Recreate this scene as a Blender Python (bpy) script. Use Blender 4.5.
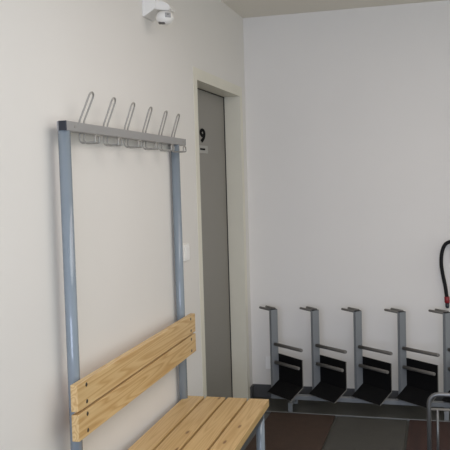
import bpy, bmesh, math
from mathutils import Vector, Matrix
from math import sin, cos, pi

for o in list(bpy.data.objects): bpy.data.objects.remove(o)
S = bpy.context.scene
COL = S.collection

# ---------------------------------------------------------------- camera
cam_d = bpy.data.cameras.new('camera'); cam_o = bpy.data.objects.new('camera', cam_d); COL.objects.link(cam_o)
cam_d.sensor_width = 36.0; cam_d.sensor_fit = 'HORIZONTAL'; cam_d.lens = 756.99 / 450 * 36.0
cam_d.clip_start = 0.05
R = Vector((0.96256709, 0.26952358, -0.02866406)); U = Vector((0.01116459, 0.06623784, 0.9977414)); F = Vector((-0.27081348, 0.96071306, -0.06074924))
M = Matrix(((R.x, U.x, -F.x), (R.y, U.y, -F.y), (R.z, U.z, -F.z))).to_4x4()
M.translation = Vector((1.2245, -4.9264, 1.4832)); cam_o.matrix_world = M
S.camera = cam_o

# ---------------------------------------------------------------- world, lamps, exposure
W = bpy.data.worlds.new('world'); S.world = W; W.use_nodes = True
bg = W.node_tree.nodes['Background']; bg.inputs[0].default_value = (0.965, 1.0, 0.96, 1); bg.inputs[1].default_value = 0.885
def area(name, loc, target, sx, sy, power, colour):
    d = bpy.data.lights.new(name, 'AREA'); d.shape = 'RECTANGLE'; d.size = sx; d.size_y = sy; d.energy = power; d.color = colour
    o = bpy.data.objects.new(name, d); COL.objects.link(o); o.location = loc
    o.rotation_euler = (Vector(target) - Vector(loc)).to_track_quat('-Z', 'Y').to_euler(); return o
area('ceiling_lamp', (1.6, -2.1, 2.50), (1.6, -2.1, 0), 1.3, 1.1, 12, (1.0, 0.86, 0.83))
area('ceiling_lamp', (1.6, -3.2, 2.50), (1.6, -3.2, 0), 1.3, 1.1, 16.5, (1.0, 1.0, 0.97))
area('window_daylight', (1.1, -6.6, 1.5), (0.5, -1.0, 1.3), 2.4, 1.6, 85, (0.66, 0.745, 1.0))
S.view_settings.view_transform = 'Standard'; S.view_settings.look = 'None'; S.view_settings.gamma = 1
S.view_settings.use_curve_mapping = False
S.view_settings.exposure = -0.05

# ---------------------------------------------------------------- materials
def lin(c):
    c = c / 255.0
    return c / 12.92 if c <= 0.04045 else ((c + 0.055) / 1.055) ** 2.4
def rgb(r, g, b): return (lin(r), lin(g), lin(b), 1)
def mat(name, col, rough=0.5, metal=0.0, noise=None, bump=0.0, bscale=200, spec=0.5, coat=0.0, stretch=None):
    m = bpy.data.materials.new(name); m.use_nodes = True; nt = m.node_tree; b = nt.nodes['Principled BSDF']
    b.inputs['Base Color'].default_value = col; b.inputs['Roughness'].default_value = rough; b.inputs['Metallic'].default_value = metal
    b.inputs['Specular IOR Level'].default_value = spec; b.inputs['Coat Weight'].default_value = coat
    tc = nt.nodes.new('ShaderNodeTexCoord')
    n = nt.nodes.new('ShaderNodeTexNoise'); nt.links.new(tc.outputs['Object'], n.inputs['Vector'])
    amp, sc = noise or (0.03, 6.0)
    if stretch:
        vm = nt.nodes.new('ShaderNodeVectorMath'); vm.operation = 'MULTIPLY'; vm.inputs[1].default_value = stretch
        nt.links.new(tc.outputs['Object'], vm.inputs[0]); nt.links.new(vm.outputs[0], n.inputs['Vector'])
    n.inputs['Scale'].default_value = sc; n.inputs['Detail'].default_value = 5
    r = nt.nodes.new('ShaderNodeMapRange'); r.inputs[1].default_value = 0.25; r.inputs[2].default_value = 0.75
    r.inputs[3].default_value = 1 - amp; r.inputs[4].default_value = 1 + amp
    nt.links.new(n.outputs['Fac'], r.inputs[0])
    mx = nt.nodes.new('ShaderNodeVectorMath'); mx.operation = 'SCALE'; mx.inputs[0].default_value = col[:3]
    nt.links.new(r.outputs[0], mx.inputs['Scale']); nt.links.new(mx.outputs[0], b.inputs['Base Color'])
    if bump:
        n2 = nt.nodes.new('ShaderNodeTexNoise'); n2.inputs['Scale'].default_value = bscale; n2.inputs['Detail'].default_value = 3
        nt.links.new(tc.outputs['Object'], n2.inputs['Vector'])
        bp = nt.nodes.new('ShaderNodeBump'); bp.inputs['Strength'].default_value = bump; bp.inputs['Distance'].default_value = 0.002
        nt.links.new(n2.outputs['Fac'], bp.inputs['Height']); nt.links.new(bp.outputs[0], b.inputs['Normal'])
    return m
def wood(name, light, dark, seed, knots=1.0):
    """pine: grain along local Y, cathedral figure from a distorted distance field, a few knots"""
    m = bpy.data.materials.new(name); m.use_nodes = True; nt = m.node_tree; L = nt.links.new; b = nt.nodes['Principled BSDF']
    N = nt.nodes.new
    tc = N('ShaderNodeTexCoord'); oi = N('ShaderNodeObjectInfo')
    mp = N('ShaderNodeMapping'); mp.inputs['Location'].default_value = (seed * 1.7, seed * 3.1, seed * .9)
    L(tc.outputs['Object'], mp.inputs['Vector'])
    ad = N('ShaderNodeVectorMath'); ad.operation = 'ADD'; L(mp.outputs[0], ad.inputs[0])
    sc = N('ShaderNodeVectorMath'); sc.operation = 'SCALE'; sc.inputs[0].default_value = (0.11, 2.3, 0.13); L(oi.outputs['Random'], sc.inputs['Scale']); L(sc.outputs[0], ad.inputs[1])
    st = N('ShaderNodeVectorMath'); st.operation = 'MULTIPLY'; st.inputs[1].default_value = (11.0, 0.55, 11.0); L(ad.outputs[0], st.inputs[0])
    n1 = N('ShaderNodeTexNoise'); n1.inputs['Scale'].default_value = 1.0; n1.inputs['Detail'].default_value = 2; L(st.outputs[0], n1.inputs['Vector'])
    mu = N('ShaderNodeMath'); mu.operation = 'MULTIPLY'; mu.inputs[1].default_value = 17.0; L(n1.outputs['Fac'], mu.inputs[0])
    fr = N('ShaderNodeMath'); fr.operation = 'FRACT'; L(mu.outputs[0], fr.inputs[0])
    rp = N('ShaderNodeValToRGB'); e = rp.color_ramp.elements
    e[0].position = 0; e[0].color = (0, 0, 0, 1); e[1].position = 1.0; e[1].color = (0.0, 0, 0, 1)
    x = e.new(0.72); x.color = (0.9, .9, .9, 1); x = e.new(0.35); x.color = (0.15, .15, .15, 1)
    L(fr.outputs[0], rp.inputs[0])
    s2 = N('ShaderNodeVectorMath'); s2.operation = 'MULTIPLY'; s2.inputs[1].default_value = (260, 5, 260); L(ad.outputs[0], s2.inputs[0])
    n2 = N('ShaderNodeTexNoise'); n2.inputs['Scale'].default_value = 1.0; n2.inputs['Detail'].default_value = 3; L(s2.outputs[0], n2.inputs['Vector'])
    a2 = N('ShaderNodeMath'); a2.operation = 'MULTIPLY_ADD'; a2.inputs[1].default_value = 0.45; L(n2.outputs['Fac'], a2.inputs[0])
    h = N('ShaderNodeMath'); h.operation = 'MULTIPLY'; h.inputs[1].default_value = 0.62; L(rp.outputs[0], h.inputs[0]); L(h.outputs[0], a2.inputs[2])
    mx = N('ShaderNodeMix'); mx.data_type = 'RGBA'; mx.inputs['A'].default_value = light; mx.inputs['B'].default_value = dark
    L(a2.outputs[0], mx.inputs['Factor'])
    # knots
    s3 = N('ShaderNodeVectorMath'); s3.operation = 'MULTIPLY'; s3.inputs[1].default_value = (9.0, 2.6, 0.0); L(ad.outputs[0], s3.inputs[0])
    vo = N('ShaderNodeTexVoronoi'); vo.inputs['Scale'].default_value = 1.0; vo.voronoi_dimensions = '2D'; L(s3.outputs[0], vo.inputs['Vector'])
    kr = N('ShaderNodeMapRange'); kr.inputs[1].default_value = 0.03; kr.inputs[2].default_value = 0.075; kr.inputs[3].default_value = 0.85 * knots; kr.inputs[4].default_value = 0; L(vo.outputs['Distance'], kr.inputs[0])
    sp = N('ShaderNodeSeparateColor'); L(vo.outputs['Color'], sp.inputs[0])
    gt = N('ShaderNodeMath'); gt.operation = 'GREATER_THAN'; gt.inputs[1].default_value = 0.62; L(sp.outputs[0], gt.inputs[0])
    km = N('ShaderNodeMath'); km.operation = 'MULTIPLY'; L(kr.outputs[0], km.inputs[0]); L(gt.outputs[0], km.inputs[1])
    m2 = N('ShaderNodeMix'); m2.data_type = 'RGBA'; L(mx.outputs['Result'], m2.inputs['A']); m2.inputs['B'].default_value = rgb(112, 72, 38); L(km.outputs[0], m2.inputs['Factor'])
    L(m2.outputs['Result'], b.inputs['Base Color']); b.inputs['Roughness'].default_value = 0.42
    return m

MT = dict(
    wall=mat('white_wall_paint', rgb(226, 222, 216), 0.75, noise=(0.012, 2.5), bump=0.12, bscale=160),
    ceil=mat('white_ceiling_paint', rgb(228, 222, 210), 0.85, noise=(0.012, 2.0)),
    skirt=mat('dark_grey_skirting', rgb(74, 74, 75), 0.5),
    floor=mat('dark_stone_floor', rgb(68, 67, 60), 0.35, noise=(0.22, 9.0), bump=0.1, bscale=60),
    mat_brown=mat('brown_mat', rgb(61, 43, 31), 0.8, noise=(0.14, 14), bump=0.6, bscale=260),
    mat_grey=mat('grey_mat', rgb(66, 64, 58), 0.6, noise=(0.10, 9), bump=0.3, bscale=200),
    mat_red=mat('red_brown_mat', rgb(56, 33, 26), 0.75, noise=(0.45, 9), bump=0.5, bscale=240, stretch=(2.2, 0.15, 1)),
    alu=mat('aluminium', rgb(128, 128, 124), 0.5, 0.8),
    frame=mat('cream_frame_paint', rgb(222, 217, 200), 0.35),
    leaf=mat('grey_door_paint', rgb(138, 134, 126), 0.45, noise=(0.02, 3)),
    gasket=mat('black_gasket', rgb(38, 37, 34), 0.7),
    black_ink=mat('black_lettering', rgb(14, 14, 14), 0.9, spec=0.1),
    plate=mat('pale_grey_label', rgb(168, 166, 160), 0.5),
    post=mat('blue_grey_enamel', rgb(128, 138, 146), 0.18, noise=(0.02, 8), coat=0.3),
    rail=mat('grey_rail_enamel', rgb(150, 148, 146), 0.45, 0.0),
    black_end=mat('black_plastic_plug', rgb(36, 40, 48), 0.35),
    wire=mat('galvanised_wire', rgb(154, 151, 144), 0.42, 0.3),
    pineB=wood('pine_backrest', rgb(224, 195, 143), rgb(182, 138, 80), 2.0, 0.0),
    pineS=wood('pine_seat', rgb(214, 183, 130), rgb(184, 146, 92), 5.3, 1.0),
    screw=mat('dark_steel_screw', rgb(84, 80, 76), 0.3, 0.9),
    under=mat('dark_grey_steel', rgb(84, 87, 89), 0.45, 0.1),
    rack=mat('rack_grey_enamel', rgb(126, 129, 131), 0.45, 0.0),
    rod=mat('rack_rod_steel', rgb(110, 107, 102), 0.5, 0.1),
    rubber=mat('black_rubber', rgb(15, 15, 16), 0.75, noise=(0.15, 60), spec=0.15),
    chrome=mat('chrome_tube', rgb(112, 113, 113), 0.35, 0.6),
    plastic=mat('white_plastic', rgb(226, 223, 216), 0.4),
    switch=mat('bright_white_plastic', rgb(244, 242, 238), 0.3),
    lens=mat('grey_sensor_lens', rgb(146, 145, 143), 0.25),
    slot=mat('dark_grey_slot', rgb(96, 94, 90), 0.5),
    hose=mat('black_hose_rubber', rgb(14, 13, 14), 0.6, spec=0.25),
    red=mat('red_collar', rgb(132, 22, 32), 0.4),
    bracket=mat('mauve_grey_bracket', rgb(150, 146, 156), 0.4),
)

# ---------------------------------------------------------------- mesh helpers
def box(bm, a, b, bev=0.0, mi=0):
    x0, y0, z0 = a; x1, y1, z1 = b
    vs = [bm.verts.new(c) for c in ((x0,y0,z0),(x1,y0,z0),(x1,y1,z0),(x0,y1,z0),(x0,y0,z1),(x1,y0,z1),(x1,y1,z1),(x0,y1,z1))]
    fs = [bm.faces.new([vs[i] for i in q]) for q in ((3,2,1,0),(4,5,6,7),(0,1,5,4),(1,2,6,5),(2,3,7,6),(3,0,4,7))]
    for f in fs: f.material_index = mi
    if bev:
        es = list({e for f in fs for e in f.edges})
        bmesh.ops.bevel(bm, geom=es, offset=bev, segments=2, profile=0.7, affect='EDGES', clamp_overlap=True)
def obox(bm, c, ax, ay, az, bev=0.0, mi=0):
    """box centred at c with half-axis vectors"""
    c, ax, ay, az = map(Vector, (c, ax, ay, az))
    vs = [bm.verts.new(c + ax*i + ay*j + az*k) for k in (-1,1) for j, i in ((-1,-1),(-1,1),(1,1),(1,-1))]
    fs = [bm.faces.new([vs[i] for i in q]) for q in ((3,2,1,0),(4,5,6,7),(0,1,5,4),(1,2,6,5),(2,3,7,6),(3,0,4,7))]
    for f in fs: f.material_index = mi
    if bev:
        es = list({e for f in fs for e in f.edges})
        bmesh.ops.bevel(bm, geom=es, offset=bev, segments=2, profile=0.7, affect='EDGES', clamp_overlap=True)
    bmesh.ops.recalc_face_normals(bm, faces=bm.faces[:])
def tube(bm, pts, r, seg=12, closed=False, cap=True):
    pts = [Vector(p) for p in pts]; n = len(pts); rings = []
    t0 = (pts[1] - pts[0]).normalized()
    ref = Vector((0,0,1)) if abs(t0.z) < .9 else Vector((1,0,0))
    nv = t0.cross(ref).normalized()
    for i, p in enumerate(pts):
        if closed: t = (pts[(i+1) % n] - pts[i-1]).normalized()
        elif i == 0: t = t0
        elif i == n-1: t = (pts[-1] - pts[-2]).normalized()
        else: t = ((pts[i+1]-p).normalized() + (p-pts[i-1]).normalized()).normalized()
        nv = (nv - t * nv.dot(t)).normalized(); bv = t.cross(nv)
        rr = r[i] if isinstance(r, (list, tuple)) else r
        rings.append([bm.verts.new(p + (nv*cos(2*pi*k/seg) + bv*sin(2*pi*k/seg))*rr) for k in range(seg)])
    m = n if closed else n-1
    for i in range(m):
        a, b = rings[i], rings[(i+1) % n]
        for k in range(seg):
            f = bm.faces.new((a[k], a[(k+1)%seg], b[(k+1)%seg], b[k])); f.smooth = True
    if cap and not closed:
        bm.faces.new(rings[0][::-1]); bm.faces.new(rings[-1])
def smooth_path(pts, sub=6):
    """Catmull-Rom"""
    P = [Vector(p) for p in pts]; P = [P[0]*2-P[1]] + P + [P[-1]*2-P[-2]]; out = []
    for i in range(1, len(P)-2):
        for k in range(sub):
            t = k/sub; a, b, c, d = P[i-1], P[i], P[i+1], P[i+2]
            out.append(0.5*((2*b) + (c-a)*t + (2*a-5*b+4*c-d)*t*t + (3*b-a-3*c+d)*t**3))
    out.append(P[-2]); return out
def fillet(pts, rad, seg=5):
    """round the inner corners of a polyline"""
    P = [Vector(p) for p in pts]; out = [P[0]]
    for i in range(1, len(P)-1):
        a = (P[i-1]-P[i]); b = (P[i+1]-P[i]); r = min(rad, a.length*.49, b.length*.49)
        s = P[i] + a.normalized()*r; e = P[i] + b.normalized()*r
        for k in range(seg+1):
            t = k/seg; out.append(s*(1-t)**2 + P[i]*2*t*(1-t) + e*t*t)
    out.append(P[-1]); return out
def prism(bm, prof, y0, y1):
    """profile in (x,z) extruded along y"""
    a = [bm.verts.new((x, y0, z)) for x, z in prof]; b = [bm.verts.new((x, y1, z)) for x, z in prof]; n = len(prof)
    bm.faces.new(a); bm.faces.new(b[::-1])
    for i in range(n): bm.faces.new((a[i], b[i], b[(i+1)%n], a[(i+1)%n]))
    bmesh.ops.recalc_face_normals(bm, faces=bm.faces[:])
def obj(name, bm, m, parent=None, off=(0,0,0), smooth_angle=None):
    bmesh.ops.recalc_face_normals(bm, faces=bm.faces[:])
    q = parent
    while q and q.parent: q = q.parent
    if q and q.name == 'cloakroom_bench':
        for v in bm.verts:
            if v.co.z > 1.5: v.co.z += 0.004 * (1 - v.co.y / 1.1534)
            v.co.x += 0.005 * v.co.z / 1.68 * (1 - v.co.y / 1.1534); v.co.y += TILT * v.co.z
    if off != (0,0,0): bmesh.ops.translate(bm, vec=-Vector(off), verts=bm.verts[:])
    me = bpy.data.meshes.new(name); bm.to_mesh(me); bm.free()
    for x in (m if isinstance(m, (list, tuple)) else [m]): me.materials.append(MT[x])
    o = bpy.data.objects.new(name, me); COL.objects.link(o)
    if parent: o.parent = parent
    return o
TILT = 0.0029
def NB(): return bmesh.new()
def empty(name, loc, rot=(0,0,0)):
    o = bpy.data.objects.new(name, None); COL.objects.link(o); o.location = loc; o.rotation_euler = rot; o.empty_display_size = .1; return o
def tag(o, label, cat, group=None):
    o['label'] = label; o['category'] = cat
    if group: o['group'] = group
    return o
def struct(o, label=None):
    o['kind'] = 'structure'
    if label: o['label'] = label
    return o
def bobj(name, a, b, m, parent=None, bev=0.0, off=(0,0,0)):
    bm = NB(); box(bm, a, b, bev); return obj(name, bm, m, parent, off)

# ---------------------------------------------------------------- the setting
H = 2.539; HB = 0.088; XR = 3.4; YN = -6.8
DY0, DY1, DZ, DD = -1.053, -0.150, 2.013, 0.106        # door opening and the depth of its reveal
J = 0.03
bm = NB()
box(bm, (-0.25, YN, 0), (0, DY0-J, H)); box(bm, (-0.25, DY1+J, 0), (0, 0, H)); box(bm, (-0.25, DY0-J, DZ+J), (0, DY1+J, H))
struct(obj('wall_left', bm, 'wall'), 'white painted left wall with the grey door in it')
struct(bobj('wall_back', (-0.25, 0, 0), (XR, 0.2, H), 'wall'), 'white painted wall behind the boot rack')
struct(bobj('ceiling', (-0.25, YN, H), (XR, 0.2, H+0.12), 'ceil'), 'plain white ceiling')
struct(bobj('floor', (-0.25, YN, -0.12), (XR, 0.0, 0.0), 'floor'), 'dark grey stone floor')
bm = NB(); box(bm, (0, -0.012, 0), (XR, 0, HB), 0.003)
struct(obj('baseboard_back', bm, 'skirt'), 'dark grey skirting along the wall behind the boot rack')
bm = NB(); box(bm, (0, YN, 0), (0.010, DY0-0.068, HB), 0.002); box(bm, (0, DY1+0.068, 0), (0.010, -0.012, HB), 0.002)
struct(obj('baseboard_left', bm, 'skirt'), 'dark grey skirting along the left wall')

# door: leaf with its frame, gasket, number and label
leaf = struct(bobj('door_1', (-DD-0.04, DY0+0.002, 0.006), (-DD, DY1-0.006, DZ-0.006), 'leaf', None, 0.002), 'grey door leaf set back in a cream steel frame')
bm = NB(); FW, FP = 0.062, 0.002
for (a, b) in (((-DD-0.06, DY0-J, 0), (FP, DY0, DZ)), ((-DD-0.06, DY1, 0), (FP, DY1+J, DZ)), ((-DD-0.06, DY0-J, DZ), (FP, DY1+J, DZ+J))): box(bm, a, b)
for (a, b) in (((0, DY0-FW, 0), (FP, DY0-J, DZ+FW)), ((0, DY1+J, 0), (FP, DY1+FW, DZ+FW)), ((0, DY0-J, DZ+J), (FP, DY1+J, DZ+FW))): box(bm, a, b)
bmesh.ops.remove_doubles(bm, verts=bm.verts[:], dist=1e-5)
fr = obj('frame', bm, 'frame', leaf); fr['label'] = 'cream steel door frame'
bm = NB()
box(bm, (-DD, DY1-0.009, 0.006), (-DD+0.004, DY1, DZ), 0.001); box(bm, (-DD, DY0, DZ-0.006), (-DD+0.004, DY1-0.009, DZ), 0.001)
g = obj('gasket', bm, 'gasket', leaf); g['label'] = 'black rubber door seal'
def text_mesh(body, size, sx, loc, name, m, parent, bold=0.0):
    cu = bpy.data.curves.new(name + '_curve', 'FONT'); cu.body = body; cu.size = size; cu.align_x = 'CENTER'; cu.align_y = 'CENTER'; cu.extrude = 0.0008; cu.offset = bold
    t = bpy.data.objects.new(name + '_tmp', cu); COL.objects.link(t)
    dg = bpy.context.evaluated_depsgraph_get(); me = bpy.data.meshes.new_from_object(t.evaluated_get(dg))
    bpy.data.objects.remove(t)
    # text x -> +y, text y -> +z, facing +x
    me.transform(Matrix(((0,0,1,loc[0]), (sx,0,0,loc[1]), (0,1,0,loc[2]), (0,0,0,1))))
    me.name = name; me.materials.clear(); me.materials.append(MT[m]); o = bpy.data.objects.new(name, me); COL.objects.link(o); o.parent = parent; return o
n9 = text_mesh('9', 0.105, 2.1, (-DD+0.001, -0.640, 1.738), 'number_sign', 'black_ink', leaf, 0.0045); n9['label'] = 'black number nine on the door'
pl = bobj('name_plate', (-DD, -0.735, 1.638), (-DD+0.002, -0.545, 1.683), 'plate', leaf, 0.0006); pl['label'] = 'small pale label under the number'
bm = NB(); box(bm, (-DD+0.002, -0.70, 1.656), (-DD+0.0026, -0.60, 1.667))
d = obj('lettering', bm, 'black_ink', pl); d['label'] = 'dark print line on the label'

# floor panels in front of the rack and the metal edging strip
EY = -0.322
struct(bobj('trim_1', (0.012, EY-0.008, 0.0), (XR, EY+0.004, 0.010), 'alu', None, 0.002), 'thin metal edging strip on the floor in front of the boot rack')
def fmat(x0, x1, m, label, y1=EY-0.012):
    o = bobj('floor_mat', (x0+0.007-x0, 0, 0), (x1-0.007-x0, 1.6, 0.008), m, None, 0.003); o.location = (x0, y1-1.6, 0.0)
    return tag(o, label, 'mat', 'mats laid in a row in front of the boot rack')
fmat(0.19, 0.609, 'mat_brown', 'dark brown floor mat beside the front leg of the bench')
gm = fmat(0.609, 1.040, 'mat_grey', 'slate grey floor mat between the brown and the red-brown mat', EY-0.030)
fmat(1.040, 1.47, 'mat_red', 'red-brown floor mat under the chrome tube stand')

# ---------------------------------------------------------------- bench with backrest and coat hooks (local x = out of the wall, y = along it)
BX, BY, BR, LEAN = 0.0499, -2.6726, 0.0153, -0.0029
bench = empty('cloakroom_bench', (BX, BY, 0), (0, LEAN, BR))
tag(bench, 'pine slat bench with blue-grey tube posts, backrest and a rail of six wire coat hooks', 'bench')
L = 1.1534; ZR = 1.683; ZS = 0.4328; RP = 0.0205
for i, u in enumerate((0.0, L)):
    bm = NB(); tube(bm, [(0, u, 0.004), (0, u, ZR-0.031)], RP, 28); obj('post', bm, 'post', bench)
    bm = NB(); tube(bm, [(0, u, 0), (0, u, 0.02)], RP+0.003, 24); f = obj('foot_cap', bm, 'black_end', bench); f['label'] = 'black foot cap'
U0, U1 = -0.017, 1.262
bm = NB(); box(bm, (-0.017, U0, ZR-0.032), (0.019, U1, ZR), 0.003)
rail = obj('hook_rail', bm, 'rail', bench); rail['label'] = 'grey square hook rail'
for u, du in ((U0, -0.004), (U1, 0.004)):
    a, b = sorted((u+du, u-du*4))
    bm = NB(); box(bm, (-0.009, min(u, u+du), ZR-0.0315), (0.0192, max(u, u+du), ZR+0.0004), 0.002)
    e = obj('end_cap', bm, 'black_end', rail); e['label'] = 'black end cap of the rail'
def disc(bm, c, n, r, h, seg=14):
    c, n = Vector(c), Vector(n); tube(bm, [c, c+n*h*.7, c+n*h], [r, r, r*.75], seg)
for u in (0.04, 1.225):
    bm = NB(); disc(bm, (0.019, u, ZR-0.016), (1,0,0), 0.0045, 0.002); s = obj('rivet', bm, 'wire', rail); s['label'] = 'bright rivet'
for i in range(6):
    u = 0.137 + 0.2035*i - (0.025 if i == 5 else 0); w = 0.0172
    # one continuous wire: up the far side, over the tip, down, out along the lower arm and round its end
    du = (0.020, 0.012, 0.004, 0.0, -0.006, -0.006)[i]     # the prongs are slightly bent out of line
    side = lambda k: [(0.055, u+k*w, 1.632), (0.056, u+k*w, 1.6165), (0.046, u+k*w, 1.6165), (0.006, u+k*w, 1.6165), (-0.001, u+k*w, 1.624), (-0.001, u+k*w, 1.690), (0.0285, u+du+k*w, 1.775)]
    A = fillet(side(-1), 0.010, 4); Bp = fillet(side(1), 0.010, 4)[::-1]
    arc = [k*pi/8 for k in range(1, 8)]
    tip = [(0.0285+0.0055*sin(a), u+du-w*cos(a), 1.775+0.016*sin(a)) for a in arc]
    end = [(0.055-0.001*sin(a), u+w*cos(a), 1.632+0.010*sin(a)) for a in arc]
    bm = NB(); tube(bm, A + tip + Bp + end, 0.0034, 8, closed=True)
    obj('coat_hook', bm, 'wire', bench)
# backrest
VB0, VB1 = RP+0.0048, 0.0530
for k, (z0, z1) in enumerate(((0.7470, 0.8351), (0.6500, 0.7375))):
    bm = NB(); box(bm, (VB0+.003, -0.086, z0), (VB1, 1.214, z1), 0.003)
    b = obj('backrest_board', bm, 'pineB', bench)
    for u in (0.0, L):
        for z in (z0+0.017, z1-0.015):
            bm = NB(); disc(bm, (VB1-0.002, u-(0.018 if u < .5 else 0.012), z), (1,0,0), 0.0072, 0.0036); s = obj('screw', bm, 'screw', b); s['label'] = 'dark steel screw head'
# seat
V0, V1 = -0.0034, 0.4126; US0, US1 = -0.045, 1.1933; g = 0.012
bw = (V1-V0-3*g)/4
for k in range(4):
    a = V0 + k*(bw+g)
    bm = NB()
    box(bm, (a, US0, ZS-0.034), (a+bw, US1, ZS), 0.003)
    obj('seat_board', bm, 'pineS', bench)
for u in (0.045, 1.108):
    bm = NB(); box(bm, (0.0, u-0.016, ZS-0.068), (0.404, u+0.016, ZS-0.035), 0.003); b = obj('seat_bearer', bm, 'post', bench)
    bm = NB(); tube(bm, [(0.385, u, 0.004), (0.385, u, ZS-0.066)], 0.0205, 24); obj('leg', bm, 'post', bench)
    bm = NB(); tube(bm, [(0.385, u, 0.0), (0.385, u, 0.022)], 0.0235, 24); f = obj('foot_cap', bm, 'black_end', bench); f['label'] = 'black foot cap'
for u in (0.0, L):
    bm = NB(); box(bm, (0.0, min(u, 0.045 if u < .5 else 1.108), ZS-0.068), (0.03, max(u, 0.045 if u < .5 else 1.108), ZS-0.035), 0.002); obj('bracket', bm, 'post', bench)
bm = NB(); box(bm, (0.372, 0.061, ZS-0.068), (0.404, 1.092, ZS-0.035), 0.003); fr = obj('front_rail', bm, 'under', bench); fr['label'] = 'dark steel rail under the front board'

# ---------------------------------------------------------------- boot rack
RX0, RDX, RY = 0.1985, 0.2681, -0.2012
rack = empty('boot_rack', (0.75, RY, 0))
tag(rack, 'low grey steel boot rack with five upright posts and black trays along the wall', 'boot rack')
ro = (0.75, RY, 0)
bm = NB(); box(bm, (0.175, RY-0.022, 0.060), (1.50, RY+0.022, 0.086), 0.003); obj('beam', bm, 'rack', rack, ro)
for x in (0.314, 1.262):
    bm = NB(); box(bm, (x-0.014, -0.305, 0.046), (x+0.014, -0.09, 0.060), 0.002)
    cb = obj('cross_foot', bm, 'rack', rack, ro)
    for y in (-0.291, -0.104):
        bm = NB(); box(bm, (x-0.013, y-0.013, 0), (x+0.013, y+0.013, 0.047), 0.002); obj('leg', bm, 'rack', cb, ro)
TH = 0.7715; d1 = Vector((cos(TH), -sin(TH), 0)); d2 = Vector((-sin(TH), -cos(TH), 0)); Z = Vector((0,0,1))
pa, pb = 0.0221, 0.0492; ZT = 0.6367; TR = 0.0366
for i in range(5):
    c = Vector((RX0 + RDX*i, RY, 0)); co = (c.x, c.y, 0)
    # square-cut hollow tube
    bm = NB(); z0, z1 = 0.086, ZT
    def ring(hx, hy, z): return [bm.verts.new(c + d1*hx*s + d2*hy*t + Z*z) for s, t in ((-1,-1),(1,-1),(1,1),(-1,1))]
    A, B_, C_, D_ = ring(pa/2, pb/2, z0), ring(pa/2, pb/2, z1), ring(pa/2-.0025, pb/2-.0025, z1), ring(pa/2-.0025, pb/2-.0025, z1-.03)
    for a, b in ((A, B_), (B_, C_), (C_, D_)):
        for k in range(4): bm.faces.new((a[k], a[(k+1)%4], b[(k+1)%4], b[k]))
    bm.faces.new(A[::-1]); bm.faces.new(D_)
    po = obj('post', bm, 'rack', rack, ro)
    bm = NB(); obox(bm, c + Z*(ZT-0.001), d1*(pa/2-.0012), d2*(pb/2-.0012), Z*.003); e = obj('black_end', bm, 'rubber', po, ro); e['label'] = 'black sheet painting the shade in the open post top'  # black sheet paints the dark inside of the open tube end
    for z, Lr in ((0.4133, 0.2922), (0.2955, 0.2584)):
        bm = NB(); s = c + d1*(pa/2-0.001) + Z*z; e2 = c + d1*(pa/2+Lr) + Z*(z+TR*Lr)
        tube(bm, [s, e2-d1*.004, e2], [0.0108, 0.0108, 0.0085], 14); obj('boot_rod', bm, 'rod', po, ro)
    for q, L0, L1 in ((0.42, -0.127, -pa/2+.002), (-0.36, -0.112, -pa/2+.002)):
        z = ZT - 0.004 + (0.003 if q > 0 else 0.006)
        bm = NB(); tube(bm, [c + d1*L0 + d2*pb*q + Z*z, c + d1*(L0+.003) + d2*pb*q + Z*z, c + d1*L1 + d2*pb*q + Z*z], [0.006, 0.0078, 0.0078], 12); obj('peg', bm, 'rod', po, ro)
    # L shaped tray: upright back and sloping floor
    rear = c + d1*pa/2 - d2*pb/2; D = d1 + Z*0.0173; w = 0.258
    zt, zf, gg, hh, t = 0.3497, 0.1788, 0.092, 0.066, 0.006
    Fv = d2*gg - Z*hh; nf = (d2*hh + Z*gg).normalized()
    bm = NB()
    p0, p1, p2 = rear + Z*zt, rear + Z*zf, rear + Z*zf + Fv
    prof_f = [p0, p1, p2]; back = [p0 - d2*t, p1 - d2*t - Z*t*.7, p2 - nf*t]
    def strip(off): return [bm.verts.new(p + off) for p in prof_f], [bm.verts.new(p + off) for p in back]
    (a, b), (a2, b2) = strip(Vector((0,0,0))), strip(D*w)
    def face(vs, mi):
        f = bm.faces.new(vs); f.material_index = mi
    for k in range(2):
        face((a[k], a[k+1], a2[k+1], a2[k]), 0); face((b[k+1], b[k], b2[k], b2[k+1]), 1)
        face((a[k+1], a[k], b[k], b[k+1]), 1); face((a2[k], a2[k+1], b2[k+1], b2[k]), 1)
    face((a[0], a2[0], b2[0], b[0]), 1); face((a[2], b[2], b2[2], a2[2]), 1)
    tr = obj('tray', bm, ['rubber', 'rod'], po, ro); tr['label'] = 'black rubber boot tray with a thin grey edge'

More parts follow.
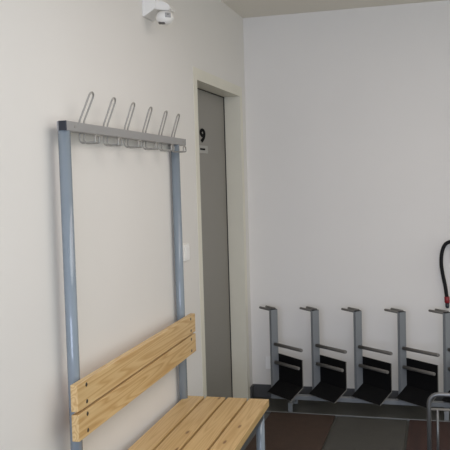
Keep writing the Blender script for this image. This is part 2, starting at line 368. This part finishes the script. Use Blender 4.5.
# ---------------------------------------------------------------- hose at the right
hb_ = tag(empty('hose_bracket', (1.335, 0, 0.97)), 'mauve-grey wall bracket carrying the black hose at the right edge', 'bracket')
ho = (1.335, 0, 0.97)
bm = NB(); box(bm, (1.298, -0.012, 0.925), (1.372, 0, 1.015), 0.003); obj('back_plate', bm, 'bracket', hb_, ho)
bm = NB(); box(bm, (1.325, -0.010, 1.013), (1.345, 0, 1.044), 0.002); tube(bm, [(1.335,-.008,1.034),(1.335,-.066,1.034),(1.335,-.068,1.034)], [.008,.008,.006], 14); obj('arm', bm, 'bracket', hb_, ho)
hose = tag(empty('water_hose', (1.273, -0.05, 0.64)), 'black hose looping down the wall to a red collar', 'hose')
oo = (1.273, -0.05, 0.64)
hp = [(1.2735,-.05,.70),(1.264,-.05,.775),(1.249,-.05,.855),(1.2415,-.05,.92),(1.246,-.05,.985),(1.264,-.05,1.035),(1.294,-.05,1.054),(1.335,-.05,1.056),(1.375,-.05,1.035),(1.398,-.05,.98),(1.405,-.05,.88),(1.400,-.05,.72),(1.41,-.05,.5),(1.46,-.05,.3),(1.56,-.04,.15)]
bm = NB(); tube(bm, smooth_path(hp, 8), 0.0113, 16); obj('tube', bm, 'hose', hose, oo)
bm = NB(); tube(bm, [(1.2745,-.05,.672),(1.2745,-.05,.676),(1.2735,-.05,.708),(1.2735,-.05,.712)], [.014,.0165,.0165,.013], 18); k = obj('collar', bm, 'red', hose, oo); k['label'] = 'red hose collar'
bm = NB(); tube(bm, [(1.2755,-.05,.640),(1.2755,-.05,.650),(1.2745,-.05,.673)], [.0095,.0125,.0125], 16); obj('nozzle', bm, 'black_end', hose, oo)

# ---------------------------------------------------------------- chrome tube stand, lower right
st = tag(empty('tube_stand', (1.45, -1.2, 0.008)), 'low chrome tube stand with rounded corners in front of the boot rack', 'stand')
so = (1.45, -1.2, 0)
bm = NB(); y = -1.2
tube(bm, fillet([(1.1725,y,.02),(1.1725,y,.4095),(1.73,y,.4095),(1.73,y,.02)], 0.055, 8), 0.0108, 16); obj('outer_frame', bm, 'chrome', st, so)
bm = NB(); tube(bm, [(1.1725,y,.336),(1.73,y,.336)], 0.006, 12); obj('crossbar', bm, 'wire', st, so)
for x in (1.2125, 1.3415, 1.4512, 1.561, 1.69):
    bm = NB(); tube(bm, [(x,y,.05),(x,y,.338)], 0.0062, 12); obj('bar', bm, 'chrome', st, so)
bm = NB(); tube(bm, [(1.1725,y,.05),(1.73,y,.05)], 0.006, 12); obj('crossbar', bm, 'wire', st, so)
for x in (1.1725, 1.73):
    bm = NB(); tube(bm, [(x,y-.2,.0098),(x,y+.2,.0098)], 0.0098, 14); obj('foot', bm, 'chrome', st, so)

# ---------------------------------------------------------------- small wall fittings
def wall_plate(name, label, cat, loc, rotz, parts):
    e = tag(empty(name, loc, (0,0,rotz)), label, cat)
    for nm, a, b, m, bev in parts: bobj(nm, a, b, m, e, bev)
    return e
wall_plate('light_switch', 'white light switch on the wall between the bench post and the door frame', 'switch', (0, -1.335, 1.121), pi/2,
    [('plate', (-.041,-.010,-.041), (.041,0,.041), 'switch', .003), ('rocker', (-.028,-.015,-.028), (.028,-.010,.028), 'switch', .002)])
wall_plate('power_outlet', 'white power outlet low on the wall behind the first rack post', 'outlet', (0.136, 0, 0.240), 0,
    [('plate', (-.041,-.010,-.043), (.041,0,.043), 'switch', .003), ('socket', (-.024,-.0105,-.024), (.024,-.0098,.024), 'switch', .0)])

# motion detector at the top of the left wall
md = tag(empty('motion_detector', (0, -1.76, 2.242)), 'white motion detector with a swivel head high on the left wall', 'motion detector')
mo = (0, -1.76, 2.25); yc = -1.765
bm = NB(); box(bm, (0, yc-.042, 2.205), (.010, yc+.080, 2.345), .002)
prism(bm, [(.009,2.206),(.058,2.236),(.066,2.300),(.009,2.338)], yc-.041, yc+.078); obj('wall_bracket', bm, 'plastic', md, mo)
bm = NB(); prism(bm, [(.045,2.236),(.062,2.232),(.098,2.226),(.121,2.222),(.127,2.228),(.123,2.243),(.108,2.257),(.085,2.266),(.045,2.275)], yc-.037, yc+.040)
bmesh.ops.bevel(bm, geom=bm.edges[:], offset=.005, segments=2, affect='EDGES', clamp_overlap=True); obj('hood', bm, 'plastic', md, mo)
bm = NB(); bmesh.ops.create_uvsphere(bm, u_segments=28, v_segments=18, radius=.037)
for v in bm.verts: v.co.z *= .86; v.co.x *= 1.08
for f in bm.faces: f.smooth = True
bmesh.ops.translate(bm, vec=Vector((.089, yc-.004, 2.199)), verts=bm.verts[:]); hd = obj('head', bm, 'plastic', md, mo)
bm = NB(); obox(bm, (.113, yc-.030, 2.204), Vector((.011,.006,0)), Vector((.002,-.004,0)), (0,0,.0105), .002); s = obj('lens', bm, 'lens', hd, mo); s['label'] = 'grey sensor window'
bm = NB(); obox(bm, (.114, yc-.0335, 2.2065), Vector((.004,.002,0)), Vector((.0008,-.0016,0)), (0,0,.0025), .0005); s = obj('sensor', bm, 'slot', hd, mo); s['label'] = 'dark sensor eye'
bm = NB(); obox(bm, (.082, yc-.024, 2.1735), (.014,0,-.001), (0,.006,-.002), (0,.001,.003), .001); s = obj('vent_slot', bm, 'slot', hd, mo); s['label'] = 'dark slot under the head'
